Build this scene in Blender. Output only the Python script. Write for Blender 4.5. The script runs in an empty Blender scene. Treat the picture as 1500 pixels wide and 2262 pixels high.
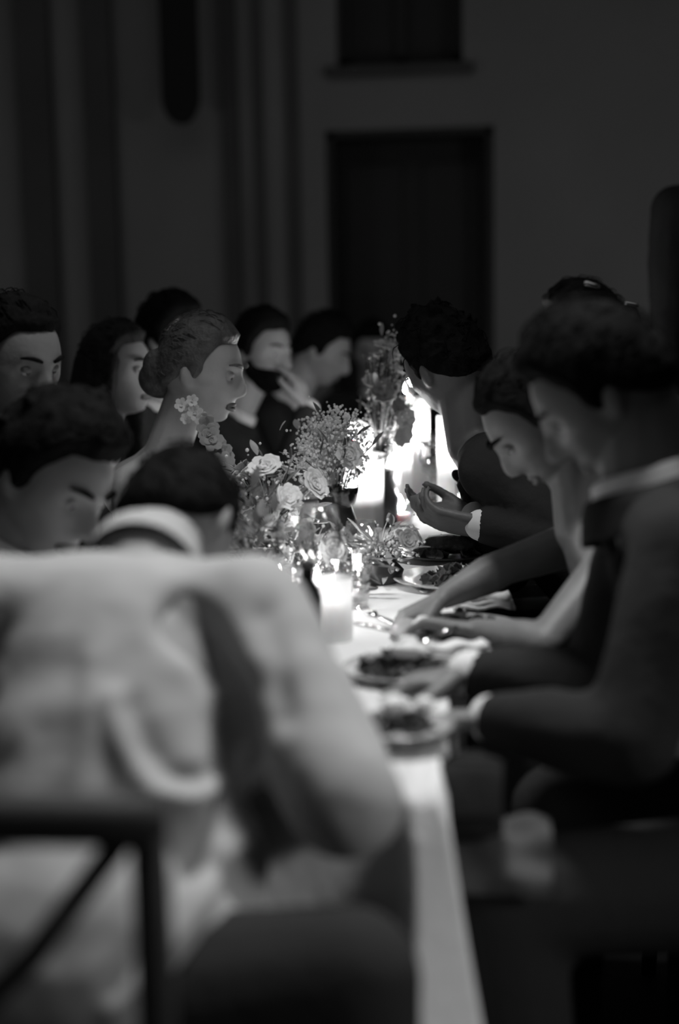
import bpy, math, random
import numpy as np
from mathutils import Vector, Matrix, noise
random.seed(7)
S = bpy.context.scene
COL = S.collection
V = Vector

# ---------------------------------------------------------------- camera
EYE = V((0, 0, 1.28)); FPX = 3142.0
PITCH, YAW, ROLL = math.radians(8.04), math.radians(6.70), 0.018
cam_d = bpy.data.cameras.new('camera'); cam = bpy.data.objects.new('camera', cam_d); COL.objects.link(cam)
cam_d.sensor_fit = 'VERTICAL'; cam_d.sensor_height = 36; cam_d.sensor_width = 24; cam_d.lens = 50
ROT = Matrix.Rotation(YAW, 3, 'Z') @ Matrix.Rotation(math.pi/2-PITCH, 3, 'X') @ Matrix.Rotation(-ROLL, 3, 'Z')
cam.matrix_world = Matrix.Translation(EYE) @ ROT.to_4x4()
cam_d.dof.use_dof = True; cam_d.dof.focus_distance = 2.9; cam_d.dof.aperture_fstop = 1.25
cam_d.clip_start = 0.05
S.camera = cam
# ---------------------------------------------------------------- world, exposure
w = bpy.data.worlds.new('world'); S.world = w; w.use_nodes = True
w.node_tree.nodes['Background'].inputs[0].default_value = (1, 1, 1, 1)
w.node_tree.nodes['Background'].inputs[1].default_value = 0.02
S.view_settings.view_transform = 'Standard'; S.view_settings.look = 'None'
S.view_settings.exposure = 0; S.view_settings.gamma = 1; S.view_settings.use_curve_mapping = False
S.cycles.use_denoising = True; S.cycles.max_bounces = 8; S.cycles.transparent_max_bounces = 24
S.cycles.sample_clamp_indirect = 4

def area(name, loc, target, size, power, spread=180):
    l = bpy.data.lights.new(name, 'AREA'); l.shape = 'DISK'; l.size = size; l.energy = power; l.spread = math.radians(spread)
    o = bpy.data.objects.new(name, l); COL.objects.link(o); o.location = loc
    o.rotation_euler = (V(target)-V(loc)).to_track_quat('-Z', 'Y').to_euler(); return o
area('ceiling_lamp_light', (-0.12, 2.3, 3.1), (-0.2, 1.6, 0.8), 0.4, 13, 84)
area('side_fill_light', (1.7, 0.95, 1.45), (-0.08, 1.42, 0.55), 0.4, 0.75, 40)  # unseen fill added from the right to brighten the cloth pleat
area('rear_fill_light', (-2.0, -1.6, 1.6), (-0.5, 1.3, 0.8), 0.6, 0.12, 60)  # weak unseen fill added behind the camera to lift the shirt's lower back
area('ambient_fill_light', (-1.0, 2.5, 4.35), (-1.0, 2.5, 0), 5.5, 15)  # broad unseen fill added overhead to raise the walls and blacks
area('room_lamp_light', (1.9, 4.3, 1.6), (0.4, 7.6, 1.2), 0.6, 4.0)
area('hall_lamp_light', (-3.6, 4.6, 1.3), (-2.2, 7.6, 1.2), 0.6, 2.4)

def P(px, py, y):
    """world point at distance y down the hall seen at photograph pixel px, py"""
    d = ROT @ V(((px-750)/FPX, (1131-py)/FPX, -1)); t = y/d.y
    return EYE + d*t

# ---------------------------------------------------------------- materials
def mat(name, g, rough=.7, spec=.3, bump=0, bscale=40, var=0, vscale=8, sheen=0, metal=0, sss=0):
    m = bpy.data.materials.new(name); m.use_nodes = True; nt = m.node_tree; b = nt.nodes['Principled BSDF']
    b.inputs['Base Color'].default_value = (g, g, g, 1); b.inputs['Roughness'].default_value = rough
    b.inputs['Specular IOR Level'].default_value = spec; b.inputs['Metallic'].default_value = metal
    if sheen: b.inputs['Sheen Weight'].default_value = sheen
    if sss:
        b.inputs['Subsurface Weight'].default_value = sss; b.inputs['Subsurface Scale'].default_value = .02
    tc = nt.nodes.new('ShaderNodeTexCoord')
    if var:
        n = nt.nodes.new('ShaderNodeTexNoise'); n.inputs['Scale'].default_value = vscale; n.inputs['Detail'].default_value = 4
        r = nt.nodes.new('ShaderNodeValToRGB'); r.color_ramp.elements[0].position = .3; r.color_ramp.elements[1].position = .7
        a, c = g*(1-var), g*(1+var)
        r.color_ramp.elements[0].color = (a, a, a, 1); r.color_ramp.elements[1].color = (c, c, c, 1)
        nt.links.new(tc.outputs['Object'], n.inputs['Vector']); nt.links.new(n.outputs['Fac'], r.inputs[0]); nt.links.new(r.outputs[0], b.inputs['Base Color'])
    if bump:
        n = nt.nodes.new('ShaderNodeTexNoise'); n.inputs['Scale'].default_value = bscale; n.inputs['Detail'].default_value = 3
        bp = nt.nodes.new('ShaderNodeBump'); bp.inputs['Strength'].default_value = bump; bp.inputs['Distance'].default_value = .01
        nt.links.new(tc.outputs['Object'], n.inputs['Vector']); nt.links.new(n.outputs['Fac'], bp.inputs['Height']); nt.links.new(bp.outputs[0], b.inputs['Normal'])
    return m
def glass(name, g=1.0, k=.14):
    m = bpy.data.materials.new(name); m.use_nodes = True; nt = m.node_tree; nt.nodes.clear()
    o = nt.nodes.new('ShaderNodeOutputMaterial'); mx = nt.nodes.new('ShaderNodeMixShader')
    t = nt.nodes.new('ShaderNodeBsdfTransparent'); t.inputs[0].default_value = (g, g, g, 1)
    gl = nt.nodes.new('ShaderNodeBsdfGlossy'); gl.inputs['Roughness'].default_value = .04
    lw = nt.nodes.new('ShaderNodeLayerWeight'); lw.inputs[0].default_value = k*2
    nt.links.new(lw.outputs['Facing'], mx.inputs[0]); nt.links.new(t.outputs[0], mx.inputs[1]); nt.links.new(gl.outputs[0], mx.inputs[2]); nt.links.new(mx.outputs[0], o.inputs[0])
    return m
def emit(name, s):
    m = bpy.data.materials.new(name); m.use_nodes = True; nt = m.node_tree; nt.nodes.clear()
    o = nt.nodes.new('ShaderNodeOutputMaterial'); e = nt.nodes.new('ShaderNodeEmission'); e.inputs[1].default_value = s
    nt.links.new(e.outputs[0], o.inputs[0]); return m
M = dict(
 wall=mat('plaster', .28, .9, .1, .15, 30, .08, 1.2), pil=mat('grey_paint', .11, .8, .2, .1, 25, .08, 2), black=mat('black_paint', .05, .6, .2),
 floor=mat('dark_floor', .03, .5, .3, .1, 12, .3, 3), ceil=mat('ceiling_paint', .3, .9, .1), drape=mat('dark_drape', .03, .9, .1),
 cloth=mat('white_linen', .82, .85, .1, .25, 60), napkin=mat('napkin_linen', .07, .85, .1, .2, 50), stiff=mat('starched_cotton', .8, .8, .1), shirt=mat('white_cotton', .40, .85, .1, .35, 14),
 suit=mat('black_wool', .03, .9, .06, .2, 60), suit2=mat('charcoal_wool', .02, .85, .15, .2, 60), dress=mat('dark_satin', .05, .5, .3, .2, 12), dress2=mat('grey_chiffon', .16, .8, .2, .3, 12),
 skin=mat('skin', .36, .5, .3, .1, 90, .06, 20), skin_f=mat('lit_skin', .56, .5, .3, .1, 90, .06, 20), skin_e=mat('shaded_skin', .19, .5, .3, .1, 90, .06, 20), skin_d=mat('deep_shade_skin', .14, .5, .3, .1, 90, .06, 20), lip=mat('lips', .17, .6, .2), eye=mat('eyeball', .5, .2, .5), iris=mat('iris', .02, .1, .5),
 hair=mat('dark_hair', .008, .8, .04, .4, 120, .4, 60), blond=mat('blonde_hair', .13, .5, .3, .5, 120, .3, 50), brown=mat('brown_hair', .02, .7, .1, .4, 120, .4, 50),
 chair=mat('black_lacquer', .045, .6, .2), plate=mat('white_china', .42, .2, .5), dplate=mat('dark_stoneware', .04, .35, .5), steel=mat('polished_steel', .7, .15, .5, metal=1),
 wax=mat('candle_wax', .88, .5, .3, sss=.3), flame=emit('flame', 90), glow=emit('wick_glow', 12), glass=glass('clear_glass'), dglass=mat('dark_bottle_glass', .012, .1, .6), wick=mat('wick', .02),
 leaf=mat('leaf_green', .17, .6, .3, .2, 40, .4, 30), leaf2=mat('pale_leaf', .36, .6, .3, .2, 40, .3, 30), petal=mat('petal', .85, .6, .2, .2, 50), petal2=mat('dusky_petal', .45, .6, .2, .2, 50), stem=mat('stem', .08, .6),
 frost=None, food=mat('roast_food', .05, .5, .4, .6, 80, .5, 60), salad=mat('salad_leaf', .07, .5, .4, .4, 60, .4, 40), cheese=mat('pale_cheese', .8, .6, .2), wine=mat('dark_wine', .02, .1, .5), pearl=mat('pearl', .75, .25, .5),
)

def frosted(name):
    m = bpy.data.materials.new(name); m.use_nodes = True; nt = m.node_tree; nt.nodes.clear()
    o = nt.nodes.new('ShaderNodeOutputMaterial'); mx = nt.nodes.new('ShaderNodeMixShader'); mx.inputs[0].default_value = .55
    t = nt.nodes.new('ShaderNodeBsdfTransparent'); tl = nt.nodes.new('ShaderNodeBsdfTranslucent'); tl.inputs[0].default_value = (.95, .95, .95, 1)
    nt.links.new(t.outputs[0], mx.inputs[1]); nt.links.new(tl.outputs[0], mx.inputs[2]); nt.links.new(mx.outputs[0], o.inputs[0]); return m
M['frost'] = frosted('frosted_glass')

# ---------------------------------------------------------------- mesh tools
class MB:
    def __init__(s): s.v = []; s.f = []
    def raw(s, vs, fs):
        o = len(s.v); s.v += [tuple(x) for x in vs]; s.f += [tuple(i+o for i in f) for f in fs]; return s
    def rings(s, rings, cap=True):
        n = len(rings[0]); vs = [p for r in rings for p in r]; fs = []
        for k in range(len(rings)-1):
            for i in range(n):
                j = (i+1) % n; fs.append((k*n+i, k*n+j, (k+1)*n+j, (k+1)*n+i))
        if cap: fs += [tuple(range(n))[::-1], tuple((len(rings)-1)*n+i for i in range(n))]
        return s.raw(vs, fs)
    def cap(s, a, ra, b, rb, n=12, h=4):
        a, b = V(a), V(b); ax = b-a; L = ax.length
        ax = ax/L if L > 1e-6 else V((0, 0, 1)); u = ax.orthogonal().normalized(); w_ = ax.cross(u); R = []
        for k in range(h+1):
            t = math.pi/2*(1-k/h)*.98; R.append((a-ax*ra*math.sin(t), ra*math.cos(t)))
        for k in range(h+1):
            t = math.pi/2*(k/h)*.98; R.append((b+ax*rb*math.sin(t), rb*math.cos(t)))
        return s.rings([[c+(u*math.cos(2*math.pi*i/n)+w_*math.sin(2*math.pi*i/n))*r for i in range(n)] for c, r in R])
    def chain(s, pts, n=12):
        for (a, ra), (b, rb) in zip(pts, pts[1:]): s.cap(a, ra, b, rb, n)
        return s
    def ell(s, c, r, m=None, n=16, h=10):
        c = V(c); m = m or Matrix.Identity(3); R = []
        for k in range(h+1):
            t = math.pi*(.02+.96*k/h); R.append([c+m@V((r[0]*math.sin(t)*math.cos(2*math.pi*i/n), r[1]*math.sin(t)*math.sin(2*math.pi*i/n), -r[2]*math.cos(t))) for i in range(n)])
        return s.rings(R)
    def box(s, c, d, m=None, bev=0):
        c = V(c); m = m or Matrix.Identity(3); x, y, z = (q/2 for q in d)
        if not bev:
            vs = [c+m@V((i*x, j*y, k*z)) for i in (-1, 1) for j in (-1, 1) for k in (-1, 1)]
            return s.raw(vs, [(0, 1, 3, 2), (4, 6, 7, 5), (0, 4, 5, 1), (2, 3, 7, 6), (0, 2, 6, 4), (1, 5, 7, 3)])
        def ring(zz, e):
            X, Y, q = x-e, y-e, bev
            return [c+m@V((a_, b_, zz)) for a_, b_ in ((X, Y-q), (X-q, Y), (-X+q, Y), (-X, Y-q), (-X, -Y+q), (-X+q, -Y), (X-q, -Y), (X, -Y+q))]
        return s.rings([ring(-z, bev), ring(-z+bev, 0), ring(z-bev, 0), ring(z, bev)])
    def lathe(s, prof, c=(0, 0, 0), n=20, cap=True, m=None):
        c = V(c); m = m or Matrix.Identity(3)
        return s.rings([[c+m@V((r*math.cos(2*math.pi*i/n), r*math.sin(2*math.pi*i/n), z)) for i in range(n)] for r, z in prof], cap)
    def tube(s, pts, r, n=8):
        pts = [V(p) for p in pts]; R = []
        rr = r if hasattr(r, '__len__') else [r]*len(pts)
        up = None
        for k, p in enumerate(pts):
            t = (pts[min(k+1, len(pts)-1)]-pts[max(k-1, 0)]).normalized()
            u = t.orthogonal().normalized() if up is None else (up-t*up.dot(t)).normalized()
            up = u; w_ = t.cross(u); R.append([p+(u*math.cos(2*math.pi*i/n)+w_*math.sin(2*math.pi*i/n))*rr[k] for i in range(n)])
        return s.rings(R)
    def mesh(s, name, base=(0, 0, 0)):
        me = bpy.data.meshes.new(name); b = V(base); me.from_pydata([V(p)-b for p in s.v], [], s.f); me.update(); return me

def link(name, me, m, parent=None, loc=(0, 0, 0), smooth=True):
    if smooth: me.polygons.foreach_set('use_smooth', [True]*len(me.polygons))
    me.materials.clear(); me.materials.append(m)
    o = bpy.data.objects.new(name, me); COL.objects.link(o)
    if parent: o.parent = parent
    o.location = loc; return o
def tag(o, label=None, cat=None, group=None, kind=None):
    if label: o['label'] = label
    if cat: o['category'] = cat
    if group: o['group'] = group
    if kind: o['kind'] = kind
    return o
def empty(name, loc, rz=0):
    o = bpy.data.objects.new(name, None); COL.objects.link(o); o.location = loc; o.rotation_euler = (0, 0, rz); o.empty_display_size = .1; return o
def remesh(mb, voxel, it=3, name='m', base=(0, 0, 0)):
    me = mb.mesh('tmp'); o = bpy.data.objects.new('tmp', me); COL.objects.link(o)
    md = o.modifiers.new('r', 'REMESH'); md.mode = 'VOXEL'; md.voxel_size = voxel
    if it:
        sm = o.modifiers.new('s', 'SMOOTH'); sm.factor = .5; sm.iterations = it
    dg = bpy.context.evaluated_depsgraph_get(); out = bpy.data.meshes.new_from_object(o.evaluated_get(dg)); out.name = name
    bpy.data.objects.remove(o); bpy.data.meshes.remove(me)
    co = np.empty(len(out.vertices)*3); out.vertices.foreach_get('co', co); co = co.reshape(-1, 3)-np.array(base)
    out.vertices.foreach_set('co', co.ravel()); out.update(); return out
def displace(me, fn):
    n = len(me.vertices); co = np.empty(n*3); no = np.empty(n*3)
    me.vertices.foreach_get('co', co); me.vertices.foreach_get('normal', no); co = co.reshape(-1, 3); no = no.reshape(-1, 3)
    d = fn(co); me.vertices.foreach_set('co', (co+no*d[:, None]).ravel()); me.update()

# ---------------------------------------------------------------- setting
def struct(name, mb, m, parent=None, smooth=False, top=True):
    o = link(name, mb.mesh(name), m, parent, smooth=smooth)
    if not parent: o['kind'] = 'structure'
    return o
X0, X1, Y0, Y1, ZC = -4.6, 2.6, -2.6, 7.6, 4.4
struct('floor', MB().box(((X0+X1)/2, (Y0+Y1)/2, -.05), (X1-X0+.4, Y1-Y0+.4, .1)), M['floor'])
struct('ceiling', MB().box(((X0+X1)/2, (Y0+Y1)/2, ZC+.05), (X1-X0+.4, Y1-Y0+.4, .1)), M['ceil'])
struct('wall_left', MB().box((X0-.1, (Y0+Y1)/2, ZC/2), (.2, Y1-Y0, ZC)), M['wall'])
struct('wall_right', MB().box((X1+.1, (Y0+Y1)/2, ZC/2), (.2, Y1-Y0, ZC)), M['wall'])
struct('wall_near', MB().box(((X0+X1)/2, Y0-.1, ZC/2), (X1-X0, .2, ZC)), M['wall'])
dl, dr = P(722, 500, Y1).x, P(1092, 500, Y1).x; dz = P(900, 283, Y1).z
wl, wr = P(742, 60, Y1).x, P(1022, 60, Y1).x; wz = P(880, 142, Y1).z; wt = wz+1.1
bw = MB(); T = .3
def wbox(xa, xb, za, zb): bw.box(((xa+xb)/2, Y1+T/2, (za+zb)/2), (xb-xa, T, zb-za))
wbox(X0, dl, 0, dz); wbox(dr, X1, 0, dz); wbox(X0, X1, dz, wz); wbox(X0, wl, wz, wt); wbox(wr, X1, wz, wt); wbox(X0, X1, wt, ZC)
struct('wall_back', bw, M['wall'])
# the dark doorway: deep jambs and a black panelled double door standing in it
dd = struct('door_1', MB().box(((dl+dr)/2, Y1+.27, dz/2), (dr-dl, .04, dz)), M['black'])
for k in range(2):
    for z0, z1 in ((.2, .95), (1.05, dz-.15)):
        cx = dl+(dr-dl)*(.26+.48*k); link('panel', MB().box((cx, Y1+.242, (z0+z1)/2), ((dr-dl)*.36, .02, z1-z0), bev=.008).mesh('panel'), M['black'], dd, smooth=False)
link('handle', MB().cap(((dl+dr)/2-.05, Y1+.21, 1.0), .012, ((dl+dr)/2-.05, Y1+.21, 1.15), .012).mesh('handle'), M['steel'], dd)
tr = MB(); 
for x in (dl+.02, dr-.02): tr.box((x, Y1+.12, dz/2), (.04, .22, dz))
tr.box(((dl+dr)/2, Y1+.12, dz-.02), (dr-dl, .22, .04)); struct('trim_1', tr, M['black'])
wn = struct('window_1', MB().box(((wl+wr)/2, Y1+.2, (wz+wt)/2), (wr-wl, .02, wt-wz)), M['black'])
for x in (wl+.03, (wl+wr)/2, wr-.03): link('mullion', MB().box((x, Y1+.17, (wz+wt)/2), (.05, .05, wt-wz)).mesh('mullion'), M['black'], wn, smooth=False)
for z in (wz+.03, wt-.03): link('sash_rail', MB().box(((wl+wr)/2, Y1+.17, z), (wr-wl, .05, .05)).mesh('rail'), M['black'], wn, smooth=False)
struct('trim_2', MB().box(((wl+wr)/2, Y1-.02, wz-.03), (wr-wl+.12, .08, .05), bev=.012), M['pil'])
struct('baseboard_back', MB().box(((X0+dl)/2, Y1-.015, .08), (dl-X0, .03, .16)), M['pil'])
# pilasters on the back wall
for i, (a, b, dep) in enumerate(((42, 116, .06), (188, 252, .06), (492, 526, .05), (562, 580, .04), (632, 660, .025))):
    xa, xb = P(a, 350, Y1-dep).x, P(b, 350, Y1-dep).x
    struct('trim_%d' % (i+3), MB().box(((xa+xb)/2, Y1-dep/2, ZC/2), (xb-xa, dep, ZC)), M['pil'])
# hanging dark banner with a rounded lower end
ya = Y1-.25; xa, xb = P(355, 150, ya).x, P(440, 150, ya).x; zb = P(395, 275, ya).z; r_ = (xb-xa)/2
bn = empty('hanging_banner', ((xa+xb)/2, ya, zb)); tag(bn, 'narrow dark banner with a rounded lower end hanging high on the back wall', 'banner')
outl = [((r_*math.cos(t)), r_*1.3*math.sin(t)+r_*1.3) for t in [math.pi+math.pi*k/14 for k in range(15)]]+[(r_, ZC-zb-.1), (-r_, ZC-zb-.1)]
n_ = len(outl); mb = MB().raw([(x, -.01+.012*math.sin(x*60), z) for x, z in outl]+[(x, .01+.012*math.sin(x*60), z) for x, z in outl],
   [tuple(range(n_)), tuple(range(2*n_-1, n_-1, -1))]+[(i, i+n_, (i+1) % n_+n_, (i+1) % n_) for i in range(n_)])
link('fabric', mb.mesh('fabric'), M['drape'], bn, smooth=False)
link('rod', MB().cap((-r_-.08, 0, ZC-zb-.1), .015, (r_+.08, 0, ZC-zb-.1), .015).mesh('rod'), M['chair'], bn)
link('bracket', MB().box((0, .13, ZC-zb-.08), (.05, .25, .05)).mesh('bracket'), M['chair'], bn, smooth=False)

# ---------------------------------------------------------------- table and cloth
TX0, TX1, TY0, TY1, TZ = -.84, -.078, 1.515, 6.1, .75
tb = empty('banquet_table', ((TX0+TX1)/2, (TY0+TY1)/2, 0)); tag(tb, 'long narrow banquet table hidden under the white cloth', 'table')
hx, hy = (TX1-TX0)/2-.012, (TY1-TY0)/2-.012
link('tabletop', MB().box((0, 0, .725), (hx*2, hy*2, .035)).mesh('top'), M['chair'], tb, smooth=False)
for sx in (-1, 1):
    for sy in (-1, 0, 1): link('leg', MB().box((sx*(hx-.06), sy*(hy-.2), .354), (.05, .05, .708)).mesh('leg'), M['chair'], tb, smooth=False)
def loft_cloth():
    mb = MB(); rows = 34; zb_ = .06
    # perimeter points: near end sampled finely, then right, far, left
    per = []
    nx = 240
    for i in range(nx): per.append(('e', TX0+(TX1-TX0)*i/nx))
    for i in range(110): per.append(('r', TY0+(TY1-TY0)*i/110))
    for i in range(24): per.append(('f', TX1-(TX1-TX0)*i/24))
    for i in range(110): per.append(('l', TY1-(TY1-TY0)*i/110))
    pa = P(893, 1792, TY0).x
    rings = []
    for k in range(rows+1):
        t = k/rows; z = TZ+.004-(TZ-zb_)*t; ring = []
        e = min(1, k/2)*.008
        for s_, q in per:
            wv = t**1.2*(.018*math.sin(q*17)+.01*math.sin(q*41+1))
            if s_ == 'e':
                inn = min(1, max(0, (q-pa+.01*t)/.008)); ww = min(1, max(0, (q-pa)/(TX1-pa)))
                o = inn*(.012*min(1, t*12)+.20*t)*(1-.62*ww)+(1-inn)*(wv*.6+.012*t)
                ring.append((q+(e+.12*t)*ww, TY0-e*(1-inn*.5)-o, z))
            elif s_ == 'r':
                dy = (q-TY0); fl = math.exp(-(dy/.09)**2)
                ring.append((TX1+e+(wv+.01*t)*(1-fl)+.12*t*fl, q-(e*.5+(.012*min(1, t*12)+.20*t)*.38)*fl, z))
            elif s_ == 'f': ring.append((q, TY1+e+wv, z))
            else: ring.append((TX0-e-wv-.01*t, q, z))
        rings.append(ring)
    mb.rings(rings, cap=False)
    n = len(per); mb.f.append(tuple(range(n))[::-1])
    return mb
tc_ = link('tablecloth', loft_cloth().mesh('tablecloth', ((TX0+TX1)/2, TY0, 0)), M['cloth'], loc=((TX0+TX1)/2, TY0, 0))
tag(tc_, 'white floor-length tablecloth over the long table with a flared pleat at its near end', 'tablecloth')
TOP = TZ+.0045

# ---------------------------------------------------------------- head
def ico(sub):
    import bmesh
    bm = bmesh.new(); bmesh.ops.create_icosphere(bm, subdivisions=sub, radius=1)
    vs = np.array([v.co[:] for v in bm.verts]); fs = [tuple(v.index for v in f.verts) for f in bm.faces]; bm.free(); return vs, fs
ICO = {5: ico(5), 6: ico(6)}
def g(a, s): return np.exp(-(a/s)**2)
def sstep(a, b, x): t = np.clip((x-a)/(b-a), 0, 1); return t*t*(3-2*t)
def head_pts(n, nose=1.0, mouth_open=0):
    p = n*np.array((.076, .096, .118)); x, y, z = p[:, 0].copy(), p[:, 1].copy(), p[:, 2].copy()
    front = sstep(-.01, .05, y); low = np.clip(-z/.118, 0, 1)
    x *= 1-.34*low**1.6; 
    y = np.where(y < 0, y*(1-.55*sstep(.15, .9, low)), y)
    y = np.where(y > 0, .090*(np.clip(y/.096, 0, 1))**.80, y)
    y = np.where((y > 0), y+.010*front*sstep(.2, .8, low), y)      # jaw forward
    z = np.where(z < -.085, -.085+(z+.085)*.85, z)
    y -= front*.010*sstep(.05, .11, z)
    cx = g(x, .075)
    y += front*.006*g(z-.028, .012)*g(np.abs(x)-.022, .03)             # brow
    y -= front*.013*g(z-.008, .014)*g(np.abs(x)-.032, .017)            # sockets
    prof = sstep(.026, -.026, z)*sstep(-.047, -.030, z)
    y += front*nose*(.028*prof*g(x, .0105+.006*sstep(0, -.03, z))+.007*g(z+.004, .03)*g(x, .012))
    y += front*.007*g(np.abs(x)-.014, .006)*g(z+.034, .008)            # nostril wings
    y -= front*.004*g(z+.046, .006)*g(x, .02)
    y += front*.0085*(g(z+.055, .0055)+.95*g(z+.069, .006))*g(x, .022)  # lips
    y -= front*(.004+.012*mouth_open)*g(z+.062, .003+.004*mouth_open)*g(x, .02)
    y -= front*.005*g(z+.080, .006)*g(x, .03)
    y += front*.010*g(z+.096, .012)*g(x, .022)                         # chin
    x += np.sign(x)*.005*g(z+.012, .018)*g(y-.05, .03)                 # cheekbones
    x -= np.sign(x)*.004*g(z+.045, .02)*g(y-.05, .02)
    return np.stack([x, y, z], 1)
def hairmask(p, line=.012, slope=1.0): return p[:, 2]-slope*p[:, 1]-line+.045*g(p[:, 1]-.012, .014)*g(np.abs(p[:, 0])-.075, .02)*g(p[:, 2], .03)-.02*g(np.abs(p[:, 0])-.05, .016)*g(p[:, 1]-.06, .03)
def nz(p, sc, seed=0): return np.array([noise.noise(V(q)*sc+V((seed, seed*.7, 0))) for q in p])

def frame(look, up):
    f = V(look).normalized(); r = f.cross(V(up)).normalized(); u = r.cross(f); return Matrix((r, f, u)).transposed()

# ---------------------------------------------------------------- hands
def hand(mb, wrist, d, nrm, side, curl=.5, sc=1.0, spread=.12):
    """d: pointing direction, nrm: back-of-hand normal, side=+1 thumb towards d x nrm"""
    d = V(d).normalized(); nrm = (V(nrm)-d*V(nrm).dot(d)).normalized(); t = d.cross(nrm)*side; w_ = V(wrist)
    k = w_+d*.085*sc
    for i, off in enumerate((.030, .011, -.009, -.027)):
        mb.cap(w_+t*off*.55*sc+d*.012, .014*sc, k+t*off*sc, .0115*sc, 10)
    tips = []
    for i, (off, L) in enumerate(((.030, .074), (.011, .082), (-.009, .076), (-.028, .060))):
        a = k+t*off*sc; dd_ = (d+t*spread*(1.2-i*.8)).normalized(); ang = curl*(.75+.1*i); r0 = .0095
        for j, fr in enumerate((.45, .32, .27)):
            ang2 = ang*(1 if j == 0 else 1.1); ax = dd_.cross(nrm).normalized()
            dd_ = (Matrix.Rotation(-ang2, 3, ax)@dd_); nr2 = nrm
            b = a+dd_*L*fr*sc*1.05; mb.cap(a, (r0-.0008*j)*sc, b, (r0-.0012-.0008*j)*sc, 8, 3); a = b
        tips.append(a)
    a = w_+d*.022*sc+t*.022*sc; dd_ = (d*.75+t*.7-nrm*.25).normalized()
    for L, r0, r1 in ((.042, .016, .012), (.034, .0115, .0105), (.026, .0105, .009)):
        b = a+dd_*L*sc; mb.cap(a, r0*sc, b, r1*sc, 8, 3); a = b; dd_ = (dd_+d*.35-t*.12-nrm*curl*.2).normalized()
    return tips

def ik(s, w_, la, lb, pole):
    s, w_ = V(s), V(w_); d = w_-s; L = d.length; L2 = min(L, la+lb-.005); u = d/L
    a = (la*la-lb*lb+L2*L2)/(2*L2); h = math.sqrt(max(0, la*la-a*a)); p = V(pole); p = (p-u*p.dot(u)).normalized()
    return s+u*a+p*h

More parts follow.
